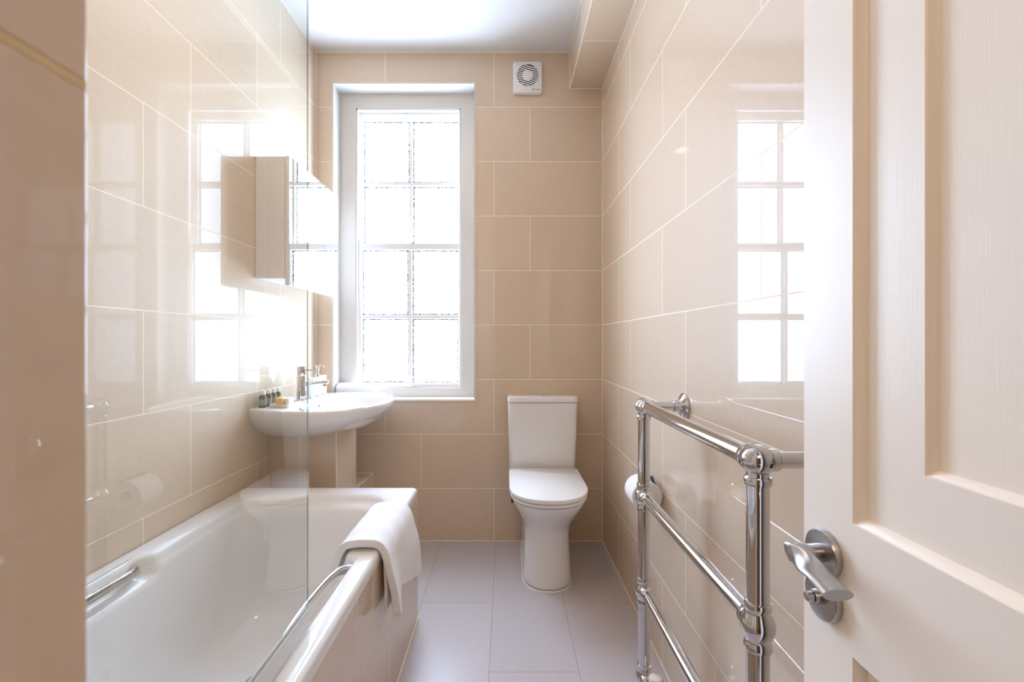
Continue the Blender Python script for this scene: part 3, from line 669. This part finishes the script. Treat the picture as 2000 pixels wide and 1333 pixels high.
# ================================================================== TOILET
XT = 0.190
tl = thing('toilet', 'white close-coupled toilet with closed lid against the end wall', 'toilet', (XT, 2.2, 0))
def dring(hw, yf, yb, z, n=2.6, N=64, xc=XT):
    """D-shaped ring: rounded front at yf, straighter back at yb"""
    pts = []
    ym = yf + min(hw*1.15, (yb - yf)*0.6)
    for k in range(N):
        a = 2*PI*k/N
        c, s = math.cos(a), math.sin(a)
        if s < 0:
            r = (abs(c)**2.25 + abs(s)**2.25)**(-1/2.25); pts.append((xc + hw*c*r, ym + (ym - yf)*s*r, z))
        else:
            r = (abs(c)**40 + abs(s)**40)**(-1/40); pts.append((xc + hw*c*r, ym + (yb - ym)*s*r, z))
    return pts
ptab = [(0.0, 0.112, 2.006, 2.50), (0.02, 0.1125, 2.005, 2.50), (0.06, 0.110, 2.012, 2.50), (0.14, 0.1055, 2.026, 2.50), (0.20, 0.103, 2.032, 2.50), (0.25, 0.106, 2.020, 2.50), (0.29, 0.117, 1.990, 2.50),
        (0.33, 0.134, 1.950, 2.50), (0.365, 0.151, 1.915, 2.50), (0.39, 0.162, 1.896, 2.50), (0.404, 0.167, 1.888, 2.50), (0.4085, 0.166, 1.889, 2.499), (0.411, 0.162, 1.893, 2.495)]
rings = []
zs = [0.0005] + [0.012*i for i in range(1, 34)] + [0.4085, 0.411]
for z in zs:
    hw, yf, yb = spl(ptab, z); rings.append(dring(hw, yf, yb, z))
MB().loft(rings).build('pan', CERAM, tl, sharp=45, subsurf=1)
def slab(name, z0, z1, hw, yf, yb, mat, rnd=0.004):
    rg = [dring(hw - rnd, yf + rnd, yb - rnd, z0), dring(hw - rnd*0.3, yf + rnd*0.3, yb - rnd*0.3, z0 + rnd*0.3), dring(hw, yf, yb, z0 + rnd), dring(hw, yf, yb, z1 - rnd), dring(hw - rnd*0.3, yf + rnd*0.3, yb - rnd*0.3, z1 - rnd*0.3), dring(hw - rnd, yf + rnd, yb - rnd, z1)]
    return MB().loft(rg).build(name, mat, tl, sharp=60)
slab('seat', 0.4145, 0.4275, 0.1735, 1.879, 2.352, SEATP, 0.003)
slab('lid', 0.4325, 0.4510, 0.1765, 1.873, 2.356, SEATP, 0.003)
for sx in (-1, 1): MB().tube([(XT + sx*0.075 - 0.02, 2.362, 0.424), (XT + sx*0.075 + 0.02, 2.362, 0.424)], 0.0105, 16).build('hinge', CHROME, tl)
def crect(hx, y0, y1, z, r=0.02, xc=XT): return rrect(xc - hx, xc + hx, y0, y1, r, z, 8, 8)
MB().loft([crect(0.171, 2.388, 2.515, 0.4115), crect(0.173, 2.384, 2.515, 0.43), crect(0.1785, 2.374, 2.518, 0.62), crect(0.1815, 2.368, 2.518, 0.786), crect(0.180, 2.37, 2.517, 0.7865)]).build('cistern', CERAM, tl, sharp=40)
MB().loft([crect(0.1825, 2.366, 2.519, 0.789), crect(0.184, 2.364, 2.5195, 0.791), crect(0.184, 2.364, 2.5195, 0.812), crect(0.1825, 2.366, 2.519, 0.816), crect(0.176, 2.372, 2.515, 0.818)]).build('cistern_lid', CERAM, tl, sharp=40)
MB().lathe((XT - 0.005, 2.43, 0.8182), (0, 0, 1), [(0, 0.024), (0.004, 0.024), (0.0055, 0.022), (0.0055, 0.020), (0.007, 0.019), (0.0075, 0.01)]).build('flush_button', CHROME, tl)
MB().loft([dring(0.1165, 2.0015, 2.50, 0.0003), dring(0.1135, 2.004, 2.50, 0.005)]).build('sealant_bead', PLAST, tl)
MB().lathe((0.035, 2.44, 0.268), (0, -1, 0), [(0, 0.007), (0.03, 0.007), (0.032, 0.011), (0.05, 0.011)], 16).tube([(0.035, 2.43, 0.268), (0.035, 2.43, 0.41)], 0.006, 12).tube([(0.035, 2.44, 0.268), (0.035, 2.5215, 0.268)], 0.0075, 12).build('supply_valve', plain('dark_brass', (0.10, 0.075, 0.05), 0.35, metal=1.0), tl)

# ================================================================== CHROME TOWEL RADIATOR
RX, Y1, Y2 = 0.411, 0.744, 1.360
ZR = [0.914, 0.645, 0.363, 0.105]
rad = thing('towel_radiator', 'chrome pipe towel rail standing on the floor by the right wall', 'towel rail', (0.45, 1.05, 0))
for yy in (Y1, Y2):
    mb = MB().lathe((RX, yy, 0.004), (0, 0, 1), [(0, 0.030), (0.004, 0.030), (0.008, 0.024), (0.012, 0.0195), (0.03, 0.0175), (ZR[0] - 0.01, 0.0175)], 40)
    po = mb.build('post', CHROME, rad, sharp=40)
    for zi in ZR:
        prof = [(-0.040, 0.0176), (-0.039, 0.0205), (-0.034, 0.0215), (-0.028, 0.0205), (-0.026, 0.0195)]
        R0 = 0.0265 if zi != ZR[0] else 0.0255
        if zi != ZR[0]:
            prof += [(-0.022 + 0.044*k/12, 0.0192 + (R0 - 0.0192)*math.sin(PI*k/12)) for k in range(13)] + [(0.026, 0.0195), (0.028, 0.0205), (0.034, 0.0215), (0.039, 0.0205), (0.040, 0.0176)]
            MB().lathe((RX, yy, zi), (0, 0, 1), prof, 40).build('joint', CHROME, po, sharp=45)
        else:
            MB().lathe((RX, yy, zi), (0, 0, 1), prof, 40).sphere((RX, yy, zi), R0, 40, 24).build('joint', CHROME, po, sharp=45)
for zi, rr in ((ZR[0], 0.0172), (ZR[1], 0.0152), (ZR[2], 0.0152), (ZR[3], 0.0152)):
    MB().tube([(RX, Y1, zi), (RX, Y2, zi)], rr, 32).lathe((RX, Y1 + 0.020, zi), (0, 1, 0), [(0, rr + 0.005), (0.010, rr + 0.0045), (0.013, rr + 0.002), (0.016, rr)], 32).lathe((RX, Y2 - 0.020, zi), (0, -1, 0), [(0, rr + 0.005), (0.010, rr + 0.0045), (0.013, rr + 0.002), (0.016, rr)], 32).build('rail', CHROME, rad, sharp=40)
for yy in (Y1, Y2):
    MB().lathe((RX + 0.018, yy, ZR[0]), (1, 0, 0), [(0, 0.0185), (0.010, 0.0185), (0.012, 0.0170), (0.014, 0.0170), (0.016, 0.0135), (0.100, 0.0135)], 36).build('wall_arm', CHROME, rad, sharp=35)
    MB().lathe((XR - 0.0004, yy, ZR[0]), (-1, 0, 0), [(0, 0.039), (0.005, 0.039), (0.007, 0.036), (0.010, 0.033), (0.013, 0.024), (0.018, 0.019), (0.034, 0.0175), (0.037, 0.0135)], 44).build('wall_flange', CHROME, rad, sharp=35)
# small set screw on the near top joint
MB().lathe((RX + 0.008, Y1 - 0.0222, ZR[0] - 0.003), (0.25, -1, -0.1), [(0, 0.004), (0.0016, 0.004), (0.0018, 0.002)], 16).build('set_screw', BLACK, rad)
# valve with pale knob at the foot of the far post
MB().tube([(RX + 0.012, Y2 - 0.016, ZR[3]), (RX + 0.016, Y2 - 0.055, ZR[3]), (RX + 0.016, Y2 - 0.060, ZR[3] + 0.012)], 0.010, 20).build('valve_body', CHROME, rad)
N = 20
prf = [(0, 0.013), (0.004, 0.019), (0.026, 0.020), (0.031, 0.017), (0.033, 0.01)]
vk = MB().lathe((RX + 0.016, Y2 - 0.060, ZR[3] + 0.012), (0, 0, 1), prf, 40).build('valve_knob', CREAM, rad); vk['label'] = 'cream valve knob'

# ------------------------------------------------------------------ toilet roll on its holder
HX, HY0, HY1, HZr, HR = 0.475, 1.533, 1.633, 0.582, 0.051
th = thing('toilet_roll_holder', 'dark metal toilet roll holder on the right wall behind the towel rail', 'toilet roll holder', (XR, 1.6, HZr))
MB().lathe((XR - 0.0004, 1.660, HZr + 0.013), (-1, 0, 0), [(0, 0.022), (0.006, 0.022), (0.008, 0.018)], 28).tube(catmull([(XR - 0.006, 1.660, HZr + 0.013), (HX + 0.01, 1.660, HZr + 0.013), (HX, 1.650, HZr + 0.013), (HX, 1.62, HZr + 0.013), (HX, 1.545, HZr + 0.013), (HX, 1.535, HZr + 0.013)], 6), 0.0055, 14).build('holder_arm', BLACK, th)
MB().loft([[(0.4935, y, 0.6365), (0.4985, y, 0.6375), (0.5130, y, 0.6170), (0.5125, y, 0.6090), (0.5085, y, 0.6075)] for y in (1.546, 1.640)]).build('holder_flap', BLACK, th, bevel=0.001)
rl = thing('toilet_roll', 'white toilet paper roll behind the far post of the towel rail', 'toilet roll', (HX, 1.583, HZr))
mb = MB()
prof = [(0, 0.020), (0, HR - 0.002), (0.002, HR), (0.098, HR), (0.1, HR - 0.002), (0.1, 0.020)]
a_ = Vector((0, 1, 0)); rings = [[(HX + r*math.cos(2*PI*k/48), HY0 + t_, HZr + r*math.sin(2*PI*k/48)) for k in range(48)] for t_, r in prof]
mb.loft(rings + [rings[0]], False, False).build('paper', PAPER, rl, sharp=40)
rings = [[(HX + r*math.cos(2*PI*k/40), HY0 + t_, HZr + r*math.sin(2*PI*k/40)) for k in range(40)] for t_, r in ((0.0005, 0.0199), (0.0995, 0.0199), (0.0995, 0.0188), (0.0005, 0.0188))]
MB().loft(rings + [rings[0]], False, False).build('core', CARD, rl, sharp=40)
